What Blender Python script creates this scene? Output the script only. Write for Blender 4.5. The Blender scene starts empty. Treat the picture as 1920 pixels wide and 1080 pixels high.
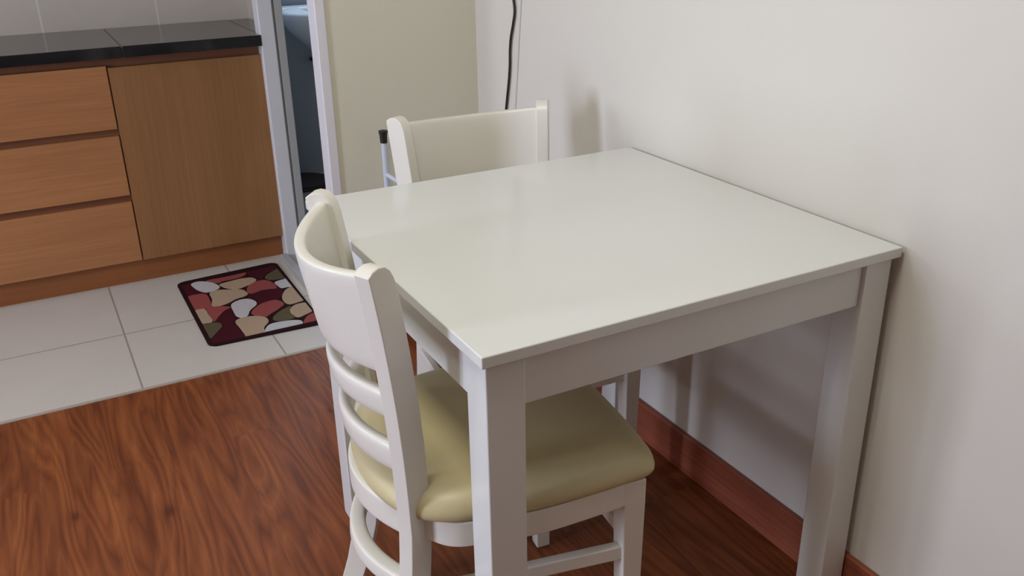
import bpy, bmesh, math, random
from mathutils import Vector, Matrix, Euler
C = bpy.context.scene.collection
R = math.radians
EXPOSURE = 0.03
XL = -2.6
WINY = .42
WINW = .55
W2P = 20
WZ0 = 0.35
WZ1 = 1.75
WINP = 74
LAMPLOC = (-.5,-.1,2.52)
LAMPP = 18
BATHP = 13

# ---------------------------------------------------------------- camera
cam_d = bpy.data.cameras.new('camera'); cam = bpy.data.objects.new('camera', cam_d); C.objects.link(cam)
cam_d.sensor_width = 36.0; cam_d.sensor_fit = 'HORIZONTAL'; cam_d.lens = 36.0*1695.9/1920.0
cam_d.clip_start = 0.02
cam.matrix_world = Matrix.Translation((-0.451, -0.933, 1.2924)) @ Matrix.Rotation(R(-28.0743), 4, 'Z') @ Matrix.Rotation(R(66.7532), 4, 'X') @ Matrix.Rotation(R(-1.0556), 4, 'Z')
bpy.context.scene.camera = cam

# ---------------------------------------------------------------- world, daylight, exposure
sc = bpy.context.scene
sc.view_settings.view_transform = 'Standard'; sc.view_settings.look = 'None'
sc.view_settings.exposure = EXPOSURE; sc.view_settings.gamma = 1.0
sc.view_settings.use_curve_mapping = False
w = bpy.data.worlds.new('sky'); sc.world = w; w.use_nodes = True
w.node_tree.nodes['Background'].inputs[0].default_value = (0.72, 0.84, 1.0, 1)
w.node_tree.nodes['Background'].inputs[1].default_value = 1.0

def area(name, loc, target, sx, sy, power, col, spread=180):
    l = bpy.data.lights.new(name, 'AREA'); l.shape = 'RECTANGLE'; l.size = sx; l.size_y = sy
    l.energy = power; l.color = col; l.spread = R(spread)
    o = bpy.data.objects.new(name, l); C.objects.link(o); o.location = loc
    o.rotation_euler = (Vector(target)-Vector(loc)).to_track_quat('-Z', 'Z').to_euler()
    return o
# daylight through the window in the left wall
area('window_daylight', (XL-.08, WINY, (WZ0+WZ1)/2), (0, WINY, (WZ0+WZ1)/2), WZ1-WZ0, WINW, WINP, (0.69, 0.76, 1.0))
# daylight through the small kitchen window in the left wall
area('kitchen_daylight', (XL-.08, 2.15, 1.4), (0, 2.15, 1.4), 1.0, .6, W2P, (0.80, 0.86, 1.0))
# ceiling lamp
area('ceiling_lamp', LAMPLOC, (LAMPLOC[0], LAMPLOC[1], 0), .55, .55, LAMPP, (1.0, 0.995, 0.90))
# small bathroom window
area('bathroom_daylight', (1.15, 3.60, 1.85), (1.0, 3.0, 0.9), 0.5, 0.45, BATHP, (0.66, 0.82, 1.0))

# ---------------------------------------------------------------- materials
def lin(c):
    c = c/255.0
    return c/12.92 if c <= 0.04045 else ((c+0.055)/1.055)**2.4
def rgb(r, g, b): return (lin(r), lin(g), lin(b), 1)
def newmat(name):
    m = bpy.data.materials.new(name); m.use_nodes = True
    return m, m.node_tree, m.node_tree.nodes['Principled BSDF']
def noise(nt, scale, detail=4, vec=None, rough=.5, dist=0):
    n = nt.nodes.new('ShaderNodeTexNoise'); n.inputs['Scale'].default_value = scale; n.inputs['Detail'].default_value = detail
    n.inputs['Roughness'].default_value = rough; n.inputs['Distortion'].default_value = dist
    if vec is not None: nt.links.new(vec, n.inputs['Vector'])
    return n
def coords(nt, scale=(1,1,1), loc=(0,0,0), kind='Object'):
    t = nt.nodes.new('ShaderNodeTexCoord'); mp = nt.nodes.new('ShaderNodeMapping')
    mp.inputs['Scale'].default_value = scale; mp.inputs['Location'].default_value = loc
    nt.links.new(t.outputs[kind], mp.inputs['Vector']); return mp.outputs['Vector']
def ramp(nt, fac, stops):
    r = nt.nodes.new('ShaderNodeValToRGB'); el = r.color_ramp.elements
    while len(el) < len(stops): el.new(0.5)
    for e, (p, c) in zip(el, stops): e.position = p; e.color = c
    nt.links.new(fac, r.inputs['Fac']); return r
def bump(nt, b, h, strength, dist=.002):
    n = nt.nodes.new('ShaderNodeBump'); n.inputs['Strength'].default_value = strength; n.inputs['Distance'].default_value = dist
    nt.links.new(h, n.inputs['Height']); nt.links.new(n.outputs['Normal'], b.inputs['Normal'])
def paint(name, c, rough=.45, var=.03, scale=3.0, spec=.5, coat=0, bmp=0):
    m, nt, b = newmat(name)
    v = coords(nt)
    n = noise(nt, scale, 3, v)
    a = tuple(x*(1-var) for x in c[:3])+(1,); d = tuple(min(1, x*(1+var)) for x in c[:3])+(1,)
    r = ramp(nt, n.outputs['Fac'], [(0.3, a), (0.7, d)]); nt.links.new(r.outputs['Color'], b.inputs['Base Color'])
    b.inputs['Roughness'].default_value = rough; b.inputs['Specular IOR Level'].default_value = spec
    b.inputs['Coat Weight'].default_value = coat; b.inputs['Coat Roughness'].default_value = .2
    if bmp:
        n2 = noise(nt, 60, 3, v); bump(nt, b, n2.outputs['Fac'], bmp, .003)
    return m
WALL = paint('cream_wall_paint', rgb(221, 216, 204), .62, .012, 1.2, .3, bmp=.06)
BEIGE = paint('beige_wall_paint', rgb(218, 214, 193), .65, .015, 1.5, .3, bmp=.05)
CEIL = paint('ceiling_paint', rgb(232, 228, 220), .9, .01)
TABLE = paint('white_table_lacquer', rgb(224, 225, 219), .15, .01, 2.0, .5)
CHAIR = paint('ivory_chair_paint', rgb(229, 225, 212), .30, .012, 3.0, .5, bmp=.02)
CUSH = paint('beige_vinyl', rgb(202, 188, 144), .42, .02, 6.0, .5, bmp=.05)
FRAME = paint('white_door_frame_paint', rgb(224, 222, 224), .45, .02, 4.0)
FRAME2 = paint('grey_door_frame_paint', rgb(178, 176, 174), .45, .02, 4.0)
BATHW = paint('bathroom_wall_paint', rgb(160, 164, 170), .5, .03, 2.0)
BATHF = paint('bathroom_floor_tile', rgb(190, 186, 178), .4, .03, 8.0)
CERAM = paint('white_ceramic', rgb(225, 230, 235), .3, .01, 3.0, .4)
BLACK = paint('black_rubber', rgb(22, 21, 20), .5, .05, 20)
CORD = paint('black_cord', rgb(24, 22, 20), .45, .05, 20)
GREYCORD = paint('grey_cord', rgb(205, 203, 197), .5, .03, 20)
TUBE = paint('white_enamel_tube', rgb(205, 212, 226), .3, .02, 10)
BROWN = paint('dark_brown_plastic', rgb(52, 34, 30), .3, .05, 10)
CHROME, nt, b = newmat('brushed_chrome'); b.inputs['Base Color'].default_value = (.5, .5, .5, 1); b.inputs['Metallic'].default_value = 1; b.inputs['Roughness'].default_value = .25

KNOTS = [(-.346, .975, .017), (-.539, 1.062, .014), (.12, 1.224, .007), (-1.1, .4, .012), (-.2, -.4, .01)]
def wood_floor():
    m, nt, b = newmat('reddish_wood_vinyl_floor')
    # planks run along y
    t = nt.nodes.new('ShaderNodeTexCoord')
    mp = nt.nodes.new('ShaderNodeMapping'); mp.inputs['Rotation'].default_value = (0, 0, R(90))
    nt.links.new(t.outputs['Object'], mp.inputs['Vector'])
    br = nt.nodes.new('ShaderNodeTexBrick'); nt.links.new(mp.outputs['Vector'], br.inputs['Vector'])
    br.inputs['Scale'].default_value = 1.0; br.inputs['Brick Width'].default_value = 1.22; br.inputs['Row Height'].default_value = 0.152
    br.inputs['Mortar Size'].default_value = 0.0006; br.inputs['Mortar Smooth'].default_value = .6
    br.inputs['Color1'].default_value = (0, 0, 0, 1); br.inputs['Color2'].default_value = (1, 1, 1, 1); br.inputs['Mortar'].default_value = (.5, .5, .5, 1)
    br.offset = .37
    # per-plank offset into the grain field
    off = nt.nodes.new('ShaderNodeVectorMath'); off.operation = 'SCALE'; off.inputs['Scale'].default_value = 7.0
    nt.links.new(br.outputs['Color'], off.inputs[0])
    mp2 = nt.nodes.new('ShaderNodeMapping'); mp2.inputs['Scale'].default_value = (1, .105, 1); nt.links.new(t.outputs['Object'], mp2.inputs['Vector'])
    add = nt.nodes.new('ShaderNodeVectorMath'); add.operation = 'ADD'
    nt.links.new(mp2.outputs['Vector'], add.inputs[0]); nt.links.new(off.outputs[0], add.inputs[1])
    v = add.outputs[0]
    # contour rings of a smooth field give cathedral grain
    f = noise(nt, 10.5, 1.8, v, .45, .08)
    mul = nt.nodes.new('ShaderNodeMath'); mul.operation = 'MULTIPLY'; mul.inputs[1].default_value = 13.0
    nt.links.new(f.outputs['Fac'], mul.inputs[0])
    fr = nt.nodes.new('ShaderNodeMath'); fr.operation = 'PINGPONG'; fr.inputs[1].default_value = .5
    nt.links.new(mul.outputs[0], fr.inputs[0])
    rings = nt.nodes.new('ShaderNodeMath'); rings.operation = 'MULTIPLY'; rings.inputs[1].default_value = 2.0
    nt.links.new(fr.outputs[0], rings.inputs[0])
    # broad tone
    mp3 = nt.nodes.new('ShaderNodeMapping'); mp3.inputs['Scale'].default_value = (4.5, .32, 1)
    nt.links.new(t.outputs['Object'], mp3.inputs['Vector'])
    tone = noise(nt, 5.0, 4, mp3.outputs['Vector'], .6)
    mp4 = nt.nodes.new('ShaderNodeMapping'); mp4.inputs['Scale'].default_value = (1, .05, 1)
    nt.links.new(t.outputs['Object'], mp4.inputs['Vector'])
    fine = noise(nt, 90, 5, mp4.outputs['Vector'], .7)
    base = ramp(nt, tone.outputs['Fac'], [(0.30, rgb(102, 50, 22)), (0.5, rgb(130, 69, 35)), (0.70, rgb(158, 92, 46))])
    rc = ramp(nt, rings.outputs[0], [(0.0, rgb(156, 92, 52)), (0.25, rgb(136, 74, 38)), (.65, rgb(120, 62, 31)), (1.0, rgb(76, 34, 16))])
    def mix(fac, a, bb, mode='MIX'):
        x = nt.nodes.new('ShaderNodeMix'); x.data_type = 'RGBA'; x.blend_type = mode
        if isinstance(fac, float): x.inputs['Factor'].default_value = fac
        else: nt.links.new(fac, x.inputs['Factor'])
        nt.links.new(a, x.inputs['A']); nt.links.new(bb, x.inputs['B']); return x.outputs['Result']
    c1 = mix(.40, base.outputs['Color'], rc.outputs['Color'])
    fr2 = ramp(nt, fine.outputs['Fac'], [(0.3, (.6, .57, .55, 1)), (.7, (1.2, 1.18, 1.15, 1))])
    c2 = mix(.5, c1, fr2.outputs['Color'], 'MULTIPLY')
    pl = ramp(nt, br.outputs['Color'], [(0, (.94, .94, .94, 1)), (1, (1.06, 1.06, 1.06, 1))])
    c3 = mix(1.0, c2, pl.outputs['Color'], 'MULTIPLY')
    # dark knots
    c4 = c3
    for kx, ky, kr_ in KNOTS:
        mk = nt.nodes.new('ShaderNodeMapping'); mk.inputs['Location'].default_value = (-kx, -ky*.55, 0); mk.inputs['Scale'].default_value = (1, .55, 1)
        nt.links.new(t.outputs['Object'], mk.inputs['Vector'])
        ln = nt.nodes.new('ShaderNodeVectorMath'); ln.operation = 'LENGTH'; nt.links.new(mk.outputs['Vector'], ln.inputs[0])
        kr = ramp(nt, ln.outputs['Value'], [(kr_*.25, (.45, .38, .34, 1)), (kr_, (.86, .82, .8, 1)), (kr_*2.2, (1, 1, 1, 1))])
        c4 = mix(1.0, c4, kr.outputs['Color'], 'MULTIPLY')
    seam = ramp(nt, br.outputs['Fac'], [(0, (1, 1, 1, 1)), (1, (.86, .83, .8, 1))])
    c5 = mix(1.0, c4, seam.outputs['Color'], 'MULTIPLY')
    nt.links.new(c5, b.inputs['Base Color'])
    b.inputs['Roughness'].default_value = .48; b.inputs['Specular IOR Level'].default_value = .35
    bump(nt, b, fine.outputs['Fac'], .12, .001)
    return m
FLOORW = wood_floor()

def cab_wood(name, c0, c1, c2, along, rough=.45):
    m, nt, b = newmat(name)
    s = {'x': (.8, 30, 30), 'z': (30, 30, .8), 'y': (30, .8, 30)}[along]
    v = coords(nt, s); n = noise(nt, 4.0, 6, v, .65)
    s2 = tuple(.35 if q > 1 else .3 for q in s)
    v2 = coords(nt, tuple(q*.08 if q > 1 else q*.6 for q in s)); n2 = noise(nt, 3.0, 3, v2, .5, .4)
    mx = nt.nodes.new('ShaderNodeMath'); mx.operation = 'MULTIPLY_ADD'; mx.inputs[1].default_value = .55
    nt.links.new(n.outputs['Fac'], mx.inputs[0])
    h = nt.nodes.new('ShaderNodeMath'); h.operation = 'MULTIPLY'; h.inputs[1].default_value = .45; nt.links.new(n2.outputs['Fac'], h.inputs[0])
    nt.links.new(h.outputs[0], mx.inputs[2])
    r = ramp(nt, mx.outputs[0], [(0.32, c0), (0.5, c1), (0.68, c2)]); nt.links.new(r.outputs['Color'], b.inputs['Base Color'])
    b.inputs['Roughness'].default_value = rough; bump(nt, b, n.outputs['Fac'], .08, .001)
    return m
DOORW = cab_wood('oak_laminate_vertical', rgb(134, 93, 55), rgb(148, 103, 61), rgb(159, 113, 70), 'z')
DRAWW = cab_wood('oak_laminate_horizontal', rgb(154, 104, 64), rgb(171, 115, 71), rgb(184, 127, 81), 'x')
RECW = cab_wood('brown_recess_laminate', rgb(118, 72, 48), rgb(130, 82, 54), rgb(140, 90, 60), 'x')
KICKW = cab_wood('orange_brown_plinth', rgb(132, 78, 40), rgb(147, 88, 45), rgb(158, 98, 53), 'x')
BASEW = cab_wood('reddish_skirting_wood', rgb(116, 58, 40), rgb(150, 80, 56), rgb(170, 100, 70), 'y', .4)

def tile_mat(name, axes, size, offs, tile, grout, gw, rough, var=.02, spec=.5):
    m, nt, b = newmat(name)
    t = nt.nodes.new('ShaderNodeTexCoord'); sx = nt.nodes.new('ShaderNodeSeparateXYZ'); nt.links.new(t.outputs['Object'], sx.inputs[0])
    last = None
    for ax, sz, of in zip(axes, size, offs):
        a = nt.nodes.new('ShaderNodeMath'); a.operation = 'SUBTRACT'; nt.links.new(sx.outputs[ax.upper()], a.inputs[0]); a.inputs[1].default_value = of - sz*0.5 - 20*sz
        mo = nt.nodes.new('ShaderNodeMath'); mo.operation = 'MODULO'; nt.links.new(a.outputs[0], mo.inputs[0]); mo.inputs[1].default_value = sz
        s = nt.nodes.new('ShaderNodeMath'); s.operation = 'SUBTRACT'; nt.links.new(mo.outputs[0], s.inputs[0]); s.inputs[1].default_value = sz*.5
        ab = nt.nodes.new('ShaderNodeMath'); ab.operation = 'ABSOLUTE'; nt.links.new(s.outputs[0], ab.inputs[0])
        if last is None: last = ab.outputs[0]
        else:
            mn = nt.nodes.new('ShaderNodeMath'); mn.operation = 'MINIMUM'; nt.links.new(last, mn.inputs[0]); nt.links.new(ab.outputs[0], mn.inputs[1]); last = mn.outputs[0]
    mr = nt.nodes.new('ShaderNodeMapRange'); mr.inputs['From Min'].default_value = gw*.5; mr.inputs['From Max'].default_value = gw*.5+.0015
    nt.links.new(last, mr.inputs['Value'])
    n = noise(nt, 7, 5, t.outputs['Object'], .6)
    r = ramp(nt, n.outputs['Fac'], [(0.3, tuple(q*(1-var) for q in tile[:3])+(1,)), (.7, tuple(q*(1+var) for q in tile[:3])+(1,))])
    x = nt.nodes.new('ShaderNodeMix'); x.data_type = 'RGBA'; x.inputs['A'].default_value = grout
    nt.links.new(mr.outputs[0], x.inputs['Factor']); nt.links.new(r.outputs['Color'], x.inputs['B'])
    nt.links.new(x.outputs['Result'], b.inputs['Base Color']); b.inputs['Roughness'].default_value = rough; b.inputs['Specular IOR Level'].default_value = spec
    bump(nt, b, mr.outputs[0], .3, .001)
    return m
FTILE = tile_mat('off_white_floor_tile', 'xy', (.4235, .600), (-.3155, 2.033), rgb(208, 201, 190), rgb(158, 149, 139), .004, .32)
WTILE = tile_mat('grey_beige_wall_tile', 'xz', (.415, .55), (-.336, 1.35), rgb(204, 194, 181), rgb(222, 214, 204), .005, .22, .03)
GRAN = paint('black_granite', rgb(24, 23, 27), .09, .35, 60, .5)

# ---------------------------------------------------------------- mesh helpers
def link(name, bm, mats, parent=None, smooth=False, bevel=0, seg=2, angle=40):
    me = bpy.data.meshes.new(name)
    bmesh.ops.recalc_face_normals(bm, faces=bm.faces)
    bm.to_mesh(me); bm.free()
    if not isinstance(mats, (list, tuple)): mats = [mats]
    for m in mats: me.materials.append(m)
    o = bpy.data.objects.new(name, me); C.objects.link(o)
    if parent is not None: o.parent = parent
    if smooth or bevel:
        for p in me.polygons: p.use_smooth = True
        try: me.set_sharp_from_angle(angle=R(angle))
        except Exception: pass
    if bevel:
        md = o.modifiers.new('bevel', 'BEVEL'); md.width = bevel; md.segments = seg; md.limit_method = 'ANGLE'; md.angle_limit = R(35); md.harden_normals = True
    return o
def box(bm, x0, x1, y0, y1, z0, z1, mi=0):
    v = [bm.verts.new((x, y, z)) for z in (z0, z1) for y in (y0, y1) for x in (x0, x1)]
    for f in ((0,2,3,1), (4,5,7,6), (0,1,5,4), (2,6,7,3), (0,4,6,2), (1,3,7,5)):
        bm.faces.new([v[i] for i in f]).material_index = mi
def mkbox(*a):
    bm = bmesh.new(); box(bm, *a); return bm
def loft(bm, rings, cap=True):
    vs = [[bm.verts.new(p) for p in r] for r in rings]
    n = len(vs[0])
    for a, b_ in zip(vs, vs[1:]):
        for i in range(n):
            bm.faces.new((a[i], a[(i+1) % n], b_[(i+1) % n], b_[i]))
    if cap:
        bm.faces.new(vs[0][::-1]); bm.faces.new(vs[-1])
    return vs
def tube(bm, pts, r, n=12):
    pts = [Vector(p) for p in pts]; rings = []
    up = Vector((0.31, 0.2, 0.93)).normalized(); u = None
    for i, p in enumerate(pts):
        d = (pts[min(i+1, len(pts)-1)]-pts[max(i-1, 0)]).normalized()
        if u is None:
            u = d.cross(up)
            if u.length < .1: u = d.cross(Vector((1, 0, 0)))
            u.normalize()
        else: u = (u - d*u.dot(d)).normalized()
        v = d.cross(u)
        rr = r[i] if isinstance(r, (list, tuple)) else r
        rings.append([p+u*math.cos(2*math.pi*k/n)*rr+v*math.sin(2*math.pi*k/n)*rr for k in range(n)])
    loft(bm, rings)
def lathe(bm, prof, c, n=48, sx=1, sy=1):
    rings = []
    for r, z in prof:
        rings.append([(c[0]+sx*r*math.cos(2*math.pi*k/n), c[1]+sy*r*math.sin(2*math.pi*k/n), c[2]+z) for k in range(n)])
    loft(bm, rings)
def catmull(P, closed=True, k=5):
    out = []; n = len(P)
    for i in range(n if closed else n-1):
        g = lambda j: Vector(P[j % n]) if closed else Vector(P[max(0, min(n-1, j))])
        p0, p1, p2, p3 = g(i-1), g(i), g(i+1), g(i+2)
        for s in range(k):
            t = s/k
            out.append(.5*((2*p1)+(p2-p0)*t+(2*p0-5*p1+4*p2-p3)*t*t+(3*p1-p0-3*p2+p3)*t**3))
    if not closed: out.append(Vector(P[-1]))
    return out
def empty(name, loc, rz=0, label=None, cat=None, group=None):
    o = bpy.data.objects.new(name, None); C.objects.link(o); o.location = loc; o.rotation_euler = (0, 0, rz); o.empty_display_size = .05
    if label: o['label'] = label
    if cat: o['category'] = cat
    if group: o['group'] = group
    return o
def tag(o, label, cat, group=None):
    o['label'] = label; o['category'] = cat
    if group: o['group'] = group
    return o
def struct(o, label=None):
    o['kind'] = 'structure'
    if label: o['label'] = label
    return o

# ---------------------------------------------------------------- the room
XW = .793; YB = -3.6; YT = 1.611; YK = 2.981; H = 2.6
struct(link('floor_wood', mkbox(XL-.1, XW+.1, YB-.1, YT, -.06, 0), FLOORW), 'reddish brown wood grain floor of the dining area')
struct(link('floor_tile', mkbox(XL-.1, .42, YT, YK+.05, -.06, .001), FTILE), 'off-white tiled floor of the kitchen strip')
struct(link('trim_1', mkbox(XL, .298, YT-.006, YT+.006, -.002, .003), paint('pale_floor_strip', rgb(176, 166, 152), .35), bevel=.001), 'thin pale strip between wood floor and tiles')
struct(link('wall_right', mkbox(XW, XW+.1, YB-.1, 1.68, -.06, H), WALL), 'cream painted wall behind the table')
bm = bmesh.new(); box(bm, .328, XW, 1.600, 1.68, 0, H)
struct(link('wall_bathroom_front', bm, BEIGE), 'beige wall between bathroom doorway and cream wall')
# left wall with the balcony door opening, rear wall with a window opening
WY0, WY1 = WINY-WINW/2, WINY+WINW/2
bm = bmesh.new()
box(bm, XL-.1, XL, YB-.1, WY0, -.06, H); box(bm, XL-.1, XL, WY1, 1.85, -.06, H); box(bm, XL-.1, XL, 2.45, YK+.1, -.06, H); box(bm, XL-.1, XL, 1.85, 2.45, -.06, .9); box(bm, XL-.1, XL, 1.85, 2.45, 1.9, H); box(bm, XL-.1, XL, WY0, WY1, WZ1, H); box(bm, XL-.1, XL, WY0, WY1, -.06, WZ0)
struct(link('wall_left', bm, WALL))
bm = bmesh.new()
box(bm, XL, XW, YB-.1, YB, -.06, H)
struct(link('wall_rear', bm, WALL))
struct(link('ceiling', mkbox(XL-.1, 1.8, YB-.1, 3.75, H, H+.08), CEIL))
struct(link('wall_kitchen', mkbox(XL, .56, YK, YK+.1, 0, H), WTILE), 'beige tiled wall above the worktop')
struct(link('wall_side', mkbox(.432, .446, 2.50, YK, 0, H), WTILE), 'short wall between kitchen and bathroom')
# window frames (seen only from elsewhere)
bm = bmesh.new()
for y in (WY0+.03, WINY, WY1-.03): box(bm, XL-.06, XL-.01, y-.025, y+.025, WZ0, WZ1)
for z in (WZ0+.03, WZ1-.03): box(bm, XL-.06, XL-.01, WY0, WY1, z-.03, z+.03)
struct(link('window_1', bm, FRAME, bevel=.003))
bm = bmesh.new()
for y in (1.875, 2.425): box(bm, XL-.06, XL-.01, y-.025, y+.025, .9, 1.9)
for z in (.925, 1.875): box(bm, XL-.06, XL-.01, 1.85, 2.45, z-.025, z+.025)
struct(link('window_2', bm, FRAME, bevel=.003))
# skirting
struct(link('baseboard_right', mkbox(XW-.013, XW, YB, 1.6, 0, .104), BASEW, bevel=.003), 'reddish brown wooden skirting along the cream wall')
struct(link('baseboard_bathroom', mkbox(.335, XW-.013, 1.587, 1.6, 0, .104), BASEW, bevel=.003))

# bathroom shell
struct(link('floor_bathroom', mkbox(.42, 1.8, 1.68, 3.75, -.06, -.012), BATHF), 'pale bathroom floor seen through the doorway')
bm = bmesh.new()
box(bm, .56, .85, 3.62, 3.72, -.06, H); box(bm, 1.45, 1.8, 3.62, 3.72, -.06, H); box(bm, .85, 1.45, 3.62, 3.72, -.06, 1.6); box(bm, .85, 1.45, 3.62, 3.72, 2.1, H); box(bm, .46, .56, YK+.1, 3.72, -.06, H)
struct(link('wall_bathroom_back', bm, BATHW), 'dark grey-blue bathroom wall under the washbasin')
struct(link('wall_bathroom_right', mkbox(1.7, 1.8, 1.68, 3.62, -.06, H), BATHW))
struct(link('wall_bathroom_near', mkbox(XW, 1.8, 1.60, 1.68, -.06, H), BATHW))

# bathroom door frame
d = struct(empty('door_1', (.36, 2.0, 0)), 'white frame of the open bathroom doorway')
def dpart(name, bm, m, **k):
    o = link(name, bm, m, d, **k); o.matrix_parent_inverse = Matrix.Translation((-.36, -2.0, 0)); return o
bm = bmesh.new(); box(bm, .340, .394, 2.430, 2.50, 0, 2.1)
dpart('jamb', bm, FRAME, bevel=.004)
bm = bmesh.new(); box(bm, .394, .402, 2.446, 2.50, 0, 2.1); box(bm, .402, .430, 2.432, 2.50, 0, 2.1)
dpart('door_stop', bm, FRAME2, bevel=.002)
bm = bmesh.new(); box(bm, .298, .328, 1.592, 1.66, 0, 2.1)
box(bm, .328, .42, 1.62, 1.665, 0, 2.1)
dpart('jamb', bm, FRAME, bevel=.004)
bm = bmesh.new(); box(bm, .298, .46, 1.66, 2.43, 2.04, 2.1)
dpart('header', bm, FRAME, bevel=.004)
bm = bmesh.new(); box(bm, .315, .345, 1.66, 2.445, .0, .022); box(bm, .345, .46, 1.66, 2.445, 0, .014)
dpart('threshold', bm, FRAME2, bevel=.004)
struct(link('wall_over_door', mkbox(.36, .46, 1.66, 2.5, 2.1, H), WALL))

# washbasin
wb = empty('washbasin', (.93, 3.33, .655), 0, 'pale wall-hung washbasin inside the dark bathroom, seen through the doorway', 'sink')
bm = bmesh.new()
prof = [(0.0, -.20), (.07, -.20), (.13, -.165), (.215, -.075), (.245, -.02), (.25, .0), (.243, .012), (.225, .012), (.20, -.005), (.15, -.06), (.06, -.085), (0, -.088)]
prof[0] = (.002, -.20); prof[-1] = (.002, -.088)
lathe(bm, prof, (0, 0, .17), 56, 1.12, .92)
link('bowl', bm, CERAM, wb, smooth=True, angle=60)
bm = bmesh.new(); box(bm, -.24, .24, .16, .262, .10, .185)
link('back_ledge', bm, CERAM, wb, bevel=.02, seg=4)
bm = bmesh.new(); tube(bm, [(0, 0, -.03), (0, 0, -.13), (0, .03, -.17), (0, .09, -.17), (0, .255, -.17)], .018)
link('drain_pipe', bm, BLACK, wb, smooth=True)
bm = bmesh.new(); tube(bm, [(-.072, .284, -.08), (-.072, .262, -.08)], .010)
link('valve', bm, BLACK, wb, smooth=True, angle=40)
# round mat on the bathroom floor
bm = bmesh.new()
lathe(bm, [(.002, 0), (.145, 0), (.152, .006), (.150, .018), (.140, .022), (.128, .019), (.002, .018)], (0, 0, 0), 56)
bs = link('round_mat', bm, BROWN, smooth=True, angle=50); bs.location = (.70, 3.455, -.012)
tag(bs, 'dark brown round mat on the bathroom floor, seen through the narrow doorway gap', 'mat')

# ---------------------------------------------------------------- kitchen
bm = bmesh.new(); box(bm, -2.2, -.130, 2.427, YK, .824, .862); box(bm, -.125, .342, 2.427, YK, .824, .862); box(bm, -.2, 0, 2.429, YK, .826, .858)
wt = link('worktop', bm, GRAN, bevel=.0015)
bm = bmesh.new(); box(bm, .346, .431, 2.505, YK, .824, .861); 
we = link('end_strip', bm, GRAN, wt, bevel=.002)
tag(wt, 'black polished stone worktop on the oak cabinets', 'worktop')
def cabinet(name, x0, x1, label, drawers):
    c = empty(name, (x0, 2.47, 0), 0, label, 'cabinet')
    def P(nm, bm, m, par=c, **k):
        o = link(nm, bm, m, par, **k)
        return o
    W_ = x1-x0
    bm = bmesh.new(); box(bm, 0, W_, .012, .505, .092, .8235)
    P('carcass', bm, RECW)
    P('plinth', mkbox(0, W_, .023, .05, .001, .092), KICKW)
    if drawers:
        for z0, z1 in ((.582, .797), (.343, .557), (.0935, .318)):
            P('drawer', mkbox(.001, W_-.002, -.012, .010, z0, z1), DRAWW, bevel=.0015)
    else:
        for a, b2 in drawers_split(W_):
            P('door', mkbox(a, b2, -.012, .010, .092, .790), DOORW, bevel=.0015)
    return c
def drawers_split(W_): return [(.003, W_-.001)]
cabinet('drawer_cabinet', -.95, -.1825, 'oak laminate kitchen cabinet with three wide drawers, at the left of the photo', True)
cabinet('door_cabinet', -.1825, .347, 'oak laminate kitchen cabinet with one plain door, beside the bathroom doorway', False)

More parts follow.
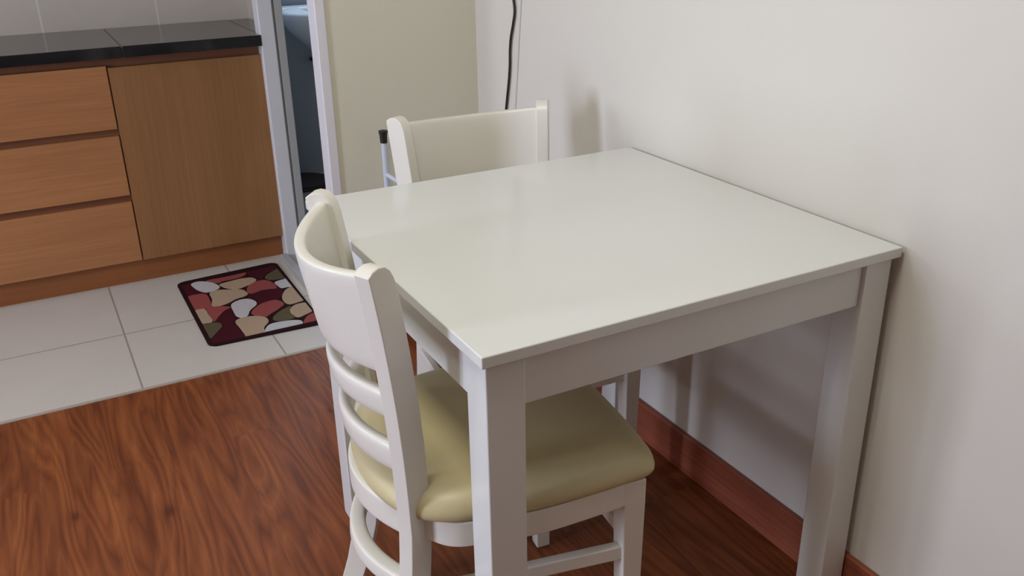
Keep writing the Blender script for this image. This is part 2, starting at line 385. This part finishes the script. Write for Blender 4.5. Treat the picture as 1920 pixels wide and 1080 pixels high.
# floor mat with pebble pattern
PEB = [
('white',[(-0.047,2.339),(-0.019,2.353),(0.014,2.33),(0.034,2.296),(0.041,2.256),(0.022,2.237),(-0.012,2.232),(-0.028,2.252),(-0.041,2.289)]),
('tan',[(0.045,2.284),(0.081,2.293),(0.124,2.299),(0.163,2.289),(0.175,2.258),(0.156,2.233),(0.125,2.216),(0.089,2.207),(0.061,2.233),(0.047,2.262)]),
('rose',[(0.008,2.344),(0.072,2.346),(0.121,2.349),(0.157,2.35),(0.148,2.328),(0.12,2.312),(0.064,2.309),(0.042,2.301)]),
('maroon',[(0.158,2.349),(0.195,2.36),(0.254,2.367),(0.291,2.353),(0.278,2.332),(0.221,2.295),(0.198,2.26),(0.181,2.276)]),
('olive',[(0.209,2.269),(0.237,2.301),(0.287,2.327),(0.302,2.236),(0.265,2.22),(0.225,2.228),(0.211,2.242)]),
('white',[(0.228,2.2),(0.263,2.211),(0.296,2.215),(0.294,2.13),(0.258,2.131),(0.234,2.133),(0.227,2.17)]),
('rose',[(0.124,2.196),(0.156,2.233),(0.194,2.244),(0.219,2.206),(0.22,2.139),(0.177,2.15),(0.123,2.137)]),
('maroon',[(0.123,2.137),(0.17,2.149),(0.225,2.136),(0.232,2.112),(0.212,2.051),(0.168,2.038),(0.124,2.032),(0.127,2.072),(0.11,2.111)]),
('tan',[(0.219,2.066),(0.25,2.116),(0.293,2.121),(0.296,2.001),(0.255,1.978),(0.218,1.976),(0.209,2.015)]),
('tan',[(-0.003,2.222),(0.028,2.233),(0.07,2.213),(0.106,2.192),(0.117,2.146),(0.1,2.126),(0.068,2.117),(0.03,2.092),(-0.019,2.089),(-0.007,2.161)]),
('maroon',[(-0.086,2.336),(-0.049,2.339),(-0.042,2.285),(-0.026,2.246),(-0.008,2.22),(-0.039,2.229),(-0.075,2.231),(-0.082,2.264)]),
('rose',[(-0.08,2.224),(-0.042,2.231),(-0.016,2.215),(-0.015,2.156),(-0.021,2.091),(-0.047,2.092),(-0.08,2.098),(-0.082,2.159)]),
('tan',[(-0.08,2.089),(-0.047,2.088),(-0.045,2.037),(-0.044,1.967),(-0.076,1.965),(-0.079,2.022)]),
('rose',[(-0.045,2.082),(-0.009,2.088),(0.035,2.057),(0.008,2.033),(-0.019,1.995),(-0.041,1.965),(-0.043,2.045)]),
('maroon',[(0.033,2.045),(0.032,1.957),(0.016,1.915),(-0.018,1.927),(-0.035,1.962),(-0.007,2.006)]),
('white',[(0.041,2.076),(0.071,2.101),(0.104,2.098),(0.122,2.066),(0.119,2.031),(0.088,1.994),(0.069,1.952),(0.049,1.947),(0.035,1.972),(0.035,2.017)]),
('rose',[(0.087,1.977),(0.121,2.02),(0.155,2.037),(0.191,2.035),(0.205,1.989),(0.18,1.958),(0.147,1.932),(0.12,1.914),(0.092,1.943)]),
('olive',[(0.147,1.906),(0.181,1.939),(0.219,1.957),(0.201,1.91),(0.207,1.858),(0.17,1.85),(0.139,1.868),(0.138,1.886)]),
('tan',[(0.209,1.932),(0.237,1.961),(0.277,1.96),(0.301,1.941),(0.284,1.887),(0.248,1.864),(0.215,1.853),(0.203,1.89)]),
('rose',[(0.224,1.817),(0.251,1.853),(0.283,1.861),(0.301,1.833),(0.282,1.775),(0.241,1.787),(0.219,1.791)]),
('white',[(0.089,1.806),(0.111,1.842),(0.141,1.85),(0.192,1.84),(0.216,1.822),(0.215,1.797),(0.191,1.779),(0.144,1.781),(0.086,1.783)]),
('tan',[(0.022,1.928),(0.049,1.947),(0.091,1.939),(0.119,1.91),(0.12,1.871),(0.096,1.834),(0.081,1.786),(0.029,1.785),(0.026,1.811),(0.024,1.868)]),
('olive',[(-0.078,1.957),(-0.051,1.959),(-0.027,1.944),(-0.024,1.913),(-0.047,1.877),(-0.076,1.839),(-0.079,1.88)]),
('maroon',[(-0.079,1.825),(-0.031,1.893),(-0.017,1.918),(0.017,1.906),(0.021,1.854),(0.021,1.79),(-0.049,1.784),(-0.079,1.794)]),

]
MC = {'base': 0, 'white': 1, 'tan': 2, 'rose': 3, 'maroon': 4, 'olive': 5}
def fabric(name, c):
    m, nt, b = newmat(name); n = noise(nt, 420, 3, coords(nt), .7)
    r = ramp(nt, n.outputs['Fac'], [(0.3, tuple(q*.8 for q in c[:3])+(1,)), (.7, tuple(q*1.15 for q in c[:3])+(1,))])
    nt.links.new(r.outputs['Color'], b.inputs['Base Color']); b.inputs['Roughness'].default_value = .95; b.inputs['Specular IOR Level'].default_value = .1
    bump(nt, b, n.outputs['Fac'], .4, .002); return m
MM = [fabric('mat_dark', rgb(44, 22, 22)), fabric('mat_white', rgb(202, 196, 196)), fabric('mat_tan', rgb(184, 158, 132)),
      fabric('mat_rose', rgb(156, 80, 76)), fabric('mat_maroon', rgb(72, 24, 32)), fabric('mat_olive', rgb(98, 88, 66))]
TL, TR, BR, BL = (-.092, 2.385), (.287, 2.410), (.279, 1.772), (-.092, 1.786)
def inmat(u, v): 
    a = Vector(BL).lerp(Vector(BR), u); c = Vector(TL).lerp(Vector(TR), u); return a.lerp(c, v)
bm = bmesh.new()
cor = []
for (cu, cv), a0 in (((1, 1), 0), ((0, 1), 90), ((0, 0), 180), ((1, 0), 270)):
    ru, rv = .030/.375, .030/.62
    cc = (cu-(ru if cu else -ru), cv-(rv if cv else -rv))
    for k in range(7):
        a = R(a0+15*k); cor.append(inmat(cc[0]+ru*math.cos(a), cc[1]+rv*math.sin(a)))
cen = inmat(.5, .5)
rings = []
for s, z in ((1, .001), (1, .0055), (.99, .007)):
    rings.append([((p.x-cen.x)*s+cen.x, (p.y-cen.y)*s+cen.y, z) for p in cor])
loft(bm, rings)
for name, P in PEB:
    S = catmull(P, True, 4)
    pts = [(min(.272, max(-.078, p.x)), min(2.378+.06*p.x, max(1.797, p.y))) for p in S]
    cx = sum(p[0] for p in pts)/len(pts); cy = sum(p[1] for p in pts)/len(pts)
    zt = .0086 if name != 'maroon' else .0080
    bot = [bm.verts.new((x, y, .0066)) for x, y in pts]; top = [bm.verts.new((cx+(x-cx)*.985, cy+(y-cy)*.985, zt)) for x, y in pts]
    n = len(pts)
    for i in range(n):
        try: bm.faces.new((bot[i], bot[(i+1) % n], top[(i+1) % n], top[i])).material_index = MC[name]
        except ValueError: pass
    f = bm.faces.new(top); f.material_index = MC[name]
    bmesh.ops.triangulate(bm, faces=[f])
for v in bm.verts: v.co.x -= .1; v.co.y -= 2.09
mat = link('floor_mat', bm, MM); mat.location = (.1, 2.09, .001)
tag(mat, 'dark maroon floor mat with white, tan and rose pebble shapes on the tiles', 'mat')

# ---------------------------------------------------------------- dining table
TW, TD, TH, TT = .7858, .7806, .75, .0185
t = empty('dining_table', (0, 0, 0), 0, 'square white dining table pushed against the cream wall', 'table')
link('tabletop', mkbox(0, TW, 0, TD, TH-TT, TH), TABLE, t, bevel=.0022, seg=3)
lw, lo = .0605, .0095
for sx in (0, 1):
    for sy in (0, 1):
        x0 = lo if not sx else TW-lo-lw; y0 = lo if not sy else TD-lo-lw
        link('leg', mkbox(x0, x0+lw, y0, y0+lw, 0, TH-TT), TABLE, t, bevel=.0025)
ai, at, az = .017, .02, .652
link('apron', mkbox(lo+lw, TW-lo-lw, ai, ai+at, az, TH-TT), TABLE, t, bevel=.001)
link('apron', mkbox(lo+lw, TW-lo-lw, TD-ai-at, TD-ai, az, TH-TT), TABLE, t, bevel=.001)
link('apron', mkbox(ai, ai+at, lo+lw, TD-lo-lw, az, TH-TT), TABLE, t, bevel=.001)
link('apron', mkbox(TW-ai-at, TW-ai, lo+lw, TD-lo-lw, az, TH-TT), TABLE, t, bevel=.001)

# ---------------------------------------------------------------- chairs (local: +X forward, Z up)
def chair(name, label, group):
    root = empty(name, (0, 0, 0), 0, label, 'chair', group)
    def XR(z):                       # rear face of the back at its inner corner
        if z >= .40:
            u = z-.45; return -.056-.03*u-.16*u*u
        return XLEG(z)
    def XLEG(z):
        pts = [(0, -.138), (.06, -.112), (.12, -.092), (.19, -.075), (.27, -.064), (.34, -.058), (.40, -.0549)]
        for (a, xa), (b_, xb) in zip(pts, pts[1:]):
            if a <= z <= b_: return xa+(xb-xa)*(z-a)/(b_-a)
        return pts[-1][1]
    def HW(z): return .156+.026*max(0, (z-.43)/.418)
    def SG(z): return .050+.013*max(0, min(1, (z-.5)/.3))
    def arcpt(s, z, depth=0):
        """point on the back's curved surface, s in -1..1 across, depth forward"""
        h = HW(z)-.008
        y = s*h; x = XR(z)+.013-SG(z)*(1-s*s)
        tx, ty = 2*SG(z)*s/h, 1.0; L = math.hypot(tx, ty)
        nx, ny = ty/L, -tx/L       # forward normal
        return Vector((x+nx*depth, y+ny*depth, z))
    # rear posts = rear legs
    for sg in (-1, 1):
        bm = bmesh.new(); rings = []
        tv = Vector((.015, sg*.024)); nv = Vector((.85, -sg*.53))
        dep = .046
        zs = [0, .03, .06, .09, .12, .16, .2, .25, .3, .35, .4, .45, .5, .55, .6, .65, .7, .75, .79, .815]
        for z in zs:
            k = 1.0 if z > .2 else .82+.18*z/.2
            o2 = Vector((XR(z), sg*HW(z)))
            q = [o2, o2+tv, o2+tv+nv*dep*k, o2+nv*dep*k]
            rings.append([(p.x, p.y, z) for p in q])
        o2 = Vector((XR(.815), sg*HW(.815)))
        vs = loft(bm, rings, cap=False)
        bm.faces.new(vs[0][::-1])
        # top cap built as strips from rear to front
        prof = [(0.0, .845), (.2, .851), (.45, .854), (.7, .852), (.88, .844), (.97, .832), (1.0, .815)]
        lean = Vector((XR(.84)-XR(.815), sg*(HW(.84)-HW(.815))))
        rear_a, rear_b, fr_b, fr_a = vs[-1]
        strip = []
        for f, z in prof[:-1]:
            l = lean*((z-.815)/.025)
            a_ = o2+l+nv*(dep*f); b2 = a_+tv
            strip.append((bm.verts.new((a_.x, a_.y, z)), bm.verts.new((b2.x, b2.y, z))))
        bm.faces.new((rear_a, rear_b, strip[0][1], strip[0][0]))
        for (a, b_), (c_, d_) in zip(strip, strip[1:]): bm.faces.new((a, b_, d_, c_))
        bm.faces.new((strip[-1][0], strip[-1][1], fr_b, fr_a))
        bm.faces.new([rear_a]+[s_[0] for s_ in strip]+[fr_a])
        bm.faces.new([rear_b]+[s_[1] for s_ in strip]+[fr_b])
        link('leg', bm, CHAIR, root, bevel=.002)
    # curved back panel and slats
    def band(nm, z0, z1, d0, d1, rows, rnd, ends=1.06, mat=CHAIR, N=28, dip=0):
        bm = bmesh.new(); rings = []
        zm = (z0+z1)/2; dm = (d0+d1)/2; hz = (z1-z0)/2; hd = (d1-d0)/2
        sec = []
        M = rows*4
        for k in range(M):
            a = 2*math.pi*(k+.5)/M
            ca, sa = math.cos(a), math.sin(a); e = rnd
            sec.append((dm+hd*math.copysign(abs(ca)**e, ca), zm+hz*math.copysign(abs(sa)**e, sa)))
        for i in range(N+1):
            s = -ends+2*ends*i/N
            rings.append([arcpt(s, z, dd)-Vector((0, 0, dip*max(0, 1-s*s)*(z-z0)/(z1-z0))) for dd, z in sec])
        loft(bm, rings)
        return link(nm, bm, mat, root, smooth=True, angle=60)
    band('backrest', .678, .838, .000, .020, 6, .28, ends=1.05, dip=.014)
    band('slat', .597, .645, .000, .022, 5, .6, ends=1.04)
    band('slat', .498, .549, .000, .022, 5, .6, ends=1.04)
    band('seat_rail', .382, .430, .000, .020, 5, .25)
    band('stretcher', .268, .298, -.002, .026, 5, .35)
    # bowed side rails and front rail
    side = [(-.02, .160), (-.006, .176), (.008, .192), (.028, .204), (.06, .2115),  (.11, .2195), (.16, .223), (.2, .222), (.28, .216), (.335, .209)]
    for sg in (-1, 1):
        bm = bmesh.new(); S = catmull([(x, sg*y, 0) for x, y in side], False, 4); rings = []
        for i, p in enumerate(S):
            dv = (S[min(i+1, len(S)-1)]-S[max(i-1, 0)]).normalized(); nn = Vector((-dv.y, dv.x, 0))*(-sg)
            if nn.y*sg > 0: nn = -nn
            a, b_ = p, p+nn*.02
            rings.append([(a.x, a.y, .380), (a.x, a.y, .425), (b_.x, b_.y, .425), (b_.x, b_.y, .380)])
        loft(bm, rings); link('seat_rail', bm, CHAIR, root, bevel=.002)
    link('seat_rail', mkbox(.322, .342, -.185, .185, .380, .425), CHAIR, root, bevel=.002)
    # tapered front legs
    for sg in (-1, 1):
        bm = bmesh.new(); rings = []
        for z, w_ in ((0, .030), (.2, .0345), (.38, .040), (.424, .041)):
            xo, yo = .347, sg*(.205+.008*min(1, z/.38))
            rings.append([(xo-w_, yo, z), (xo, yo, z), (xo, yo-sg*w_, z), (xo-w_, yo-sg*w_, z)])
        loft(bm, rings); link('leg', bm, CHAIR, root, bevel=.0025)
    # stretchers
    for sg in (-1, 1):
        bm = bmesh.new(); rings = []
        for x, y in ((-.038, .168), (.325, .197)):
            rings.append([(x, sg*(y-.009), .265), (x, sg*(y+.009), .265), (x, sg*(y+.009), .292), (x, sg*(y-.009), .292)])
        loft(bm, rings); link('stretcher', bm, CHAIR, root, bevel=.003)
    link('stretcher', mkbox(.318, .336, -.18, .18, .292, .318), CHAIR, root, bevel=.003)
    # cushion
    half = [(-.083, 0), (-.080, .05), (-.070, .10), (-.055, .14), (-.032, .172), (-.002, .195), (.03, .207), (.07, .2135), (.11, .221), (.16, .226), (.25, .224), (.32, .2185), (.352, .2135), (.368, .200), (.377, .165), (.381, .10), (.383, 0)]
    loop = [(x, y, 0) for x, y in half]+[(x, -y, 0) for x, y in half[-2:0:-1]]
    S = catmull(loop, True, 3)
    bm = bmesh.new(); rings = []; cx = .15
    for s, z in ((.965, .4262), (.99, .4285), (1.0, .434), (1.0, .441), (.99, .450), (.965, .459), (.92, .467), (.85, .473), (.72, .478), (.5, .481), (.25, .482)):
        rings.append([(cx+(p.x-cx)*s, p.y*s, z) for p in S])
    loft(bm, rings)
    link('seat', bm, CUSH, root, smooth=True, angle=80)
    return root
def place(o, loc, rz, s=1.0):
    o.location = loc; o.rotation_euler = (0, 0, rz); o.scale = (s, s, s)
near = chair('dining_chair', 'ivory dining chair at the left side of the table, its curved back nearest the camera', 'ivory dining chairs at the table')
place(near, (-.005, .301, 0), -.118)
far = near.copy(); C.objects.link(far)
for ch in list(near.children):
    c2 = ch.copy(); C.objects.link(c2); c2.parent = far
far['label'] = 'ivory dining chair behind the far edge of the table, back toward the bathroom wall'
place(far, (.449, .870, 0), -1.610, 1.0)

# ---------------------------------------------------------------- small things
# white tubular rack with black caps behind the far chair
rk = empty('tube_rack', (.455, 1.55, 0), 0, 'white tubular metal rack with black end cap, behind the far chair', 'rack')
def upright(x, y, h):
    bm = bmesh.new(); tube(bm, [(x, y, .0), (x, y, h)], .0085)
    u = link('upright', bm, TUBE, rk, smooth=True)
    bm = bmesh.new(); lathe(bm, [(.002, -.004), (.0105, -.004), (.0115, .018), (.0135, .028), (.0135, .032), (.002, .033)], (x, y, h-.01), 20)
    link('end_cap', bm, BLACK, u, smooth=True, angle=50)
upright(0, 0, .655); upright(.0, -.20, .46); upright(.24, 0, .46)
for P_ in ([(0, 0, .545), (.02, -.08, .53), (.0, -.20, .45)], [(0, 0, .30), (.24, 0, .30)], [(0, 0, .15), (.24, 0, .15)], [(0, 0, .15), (0, -.20, .15)]):
    bm = bmesh.new(); tube(bm, P_, .007); link('crossbar', bm, TUBE, rk, smooth=True)
# cords
bm = bmesh.new()
P = [(.787, 1.38, 1.35), (.787, 1.37, 1.15), (.787, 1.352, 1.055), (.787, 1.343, 1.011), (.787, 1.353, .974), (.787, 1.367, .936), (.787, 1.374, .899), (.787, 1.376, .862), (.787, 1.382, .823), (.787, 1.391, .783), (.787, 1.400, .746), (.787, 1.412, .686), (.787, 1.43, .55), (.787, 1.44, .3), (.772, 1.44, .108)]
tube(bm, catmull(P, False, 5), .0036, 10)
tag(link('black_cord', bm, CORD, smooth=True), 'thin black cord hanging down the cream wall above the far chair', 'cord')
bm = bmesh.new()
tube(bm, [(.7915, 1.27, 1.35), (.7915, 1.313, 1.041), (.7915, 1.352, .759), (.7915, 1.40, .42), (.7915, 1.44, .11)], .0022, 8)
tag(link('grey_cord', bm, GREYCORD, smooth=True), 'thin grey cord running down the wall right beside the black cord', 'cord')
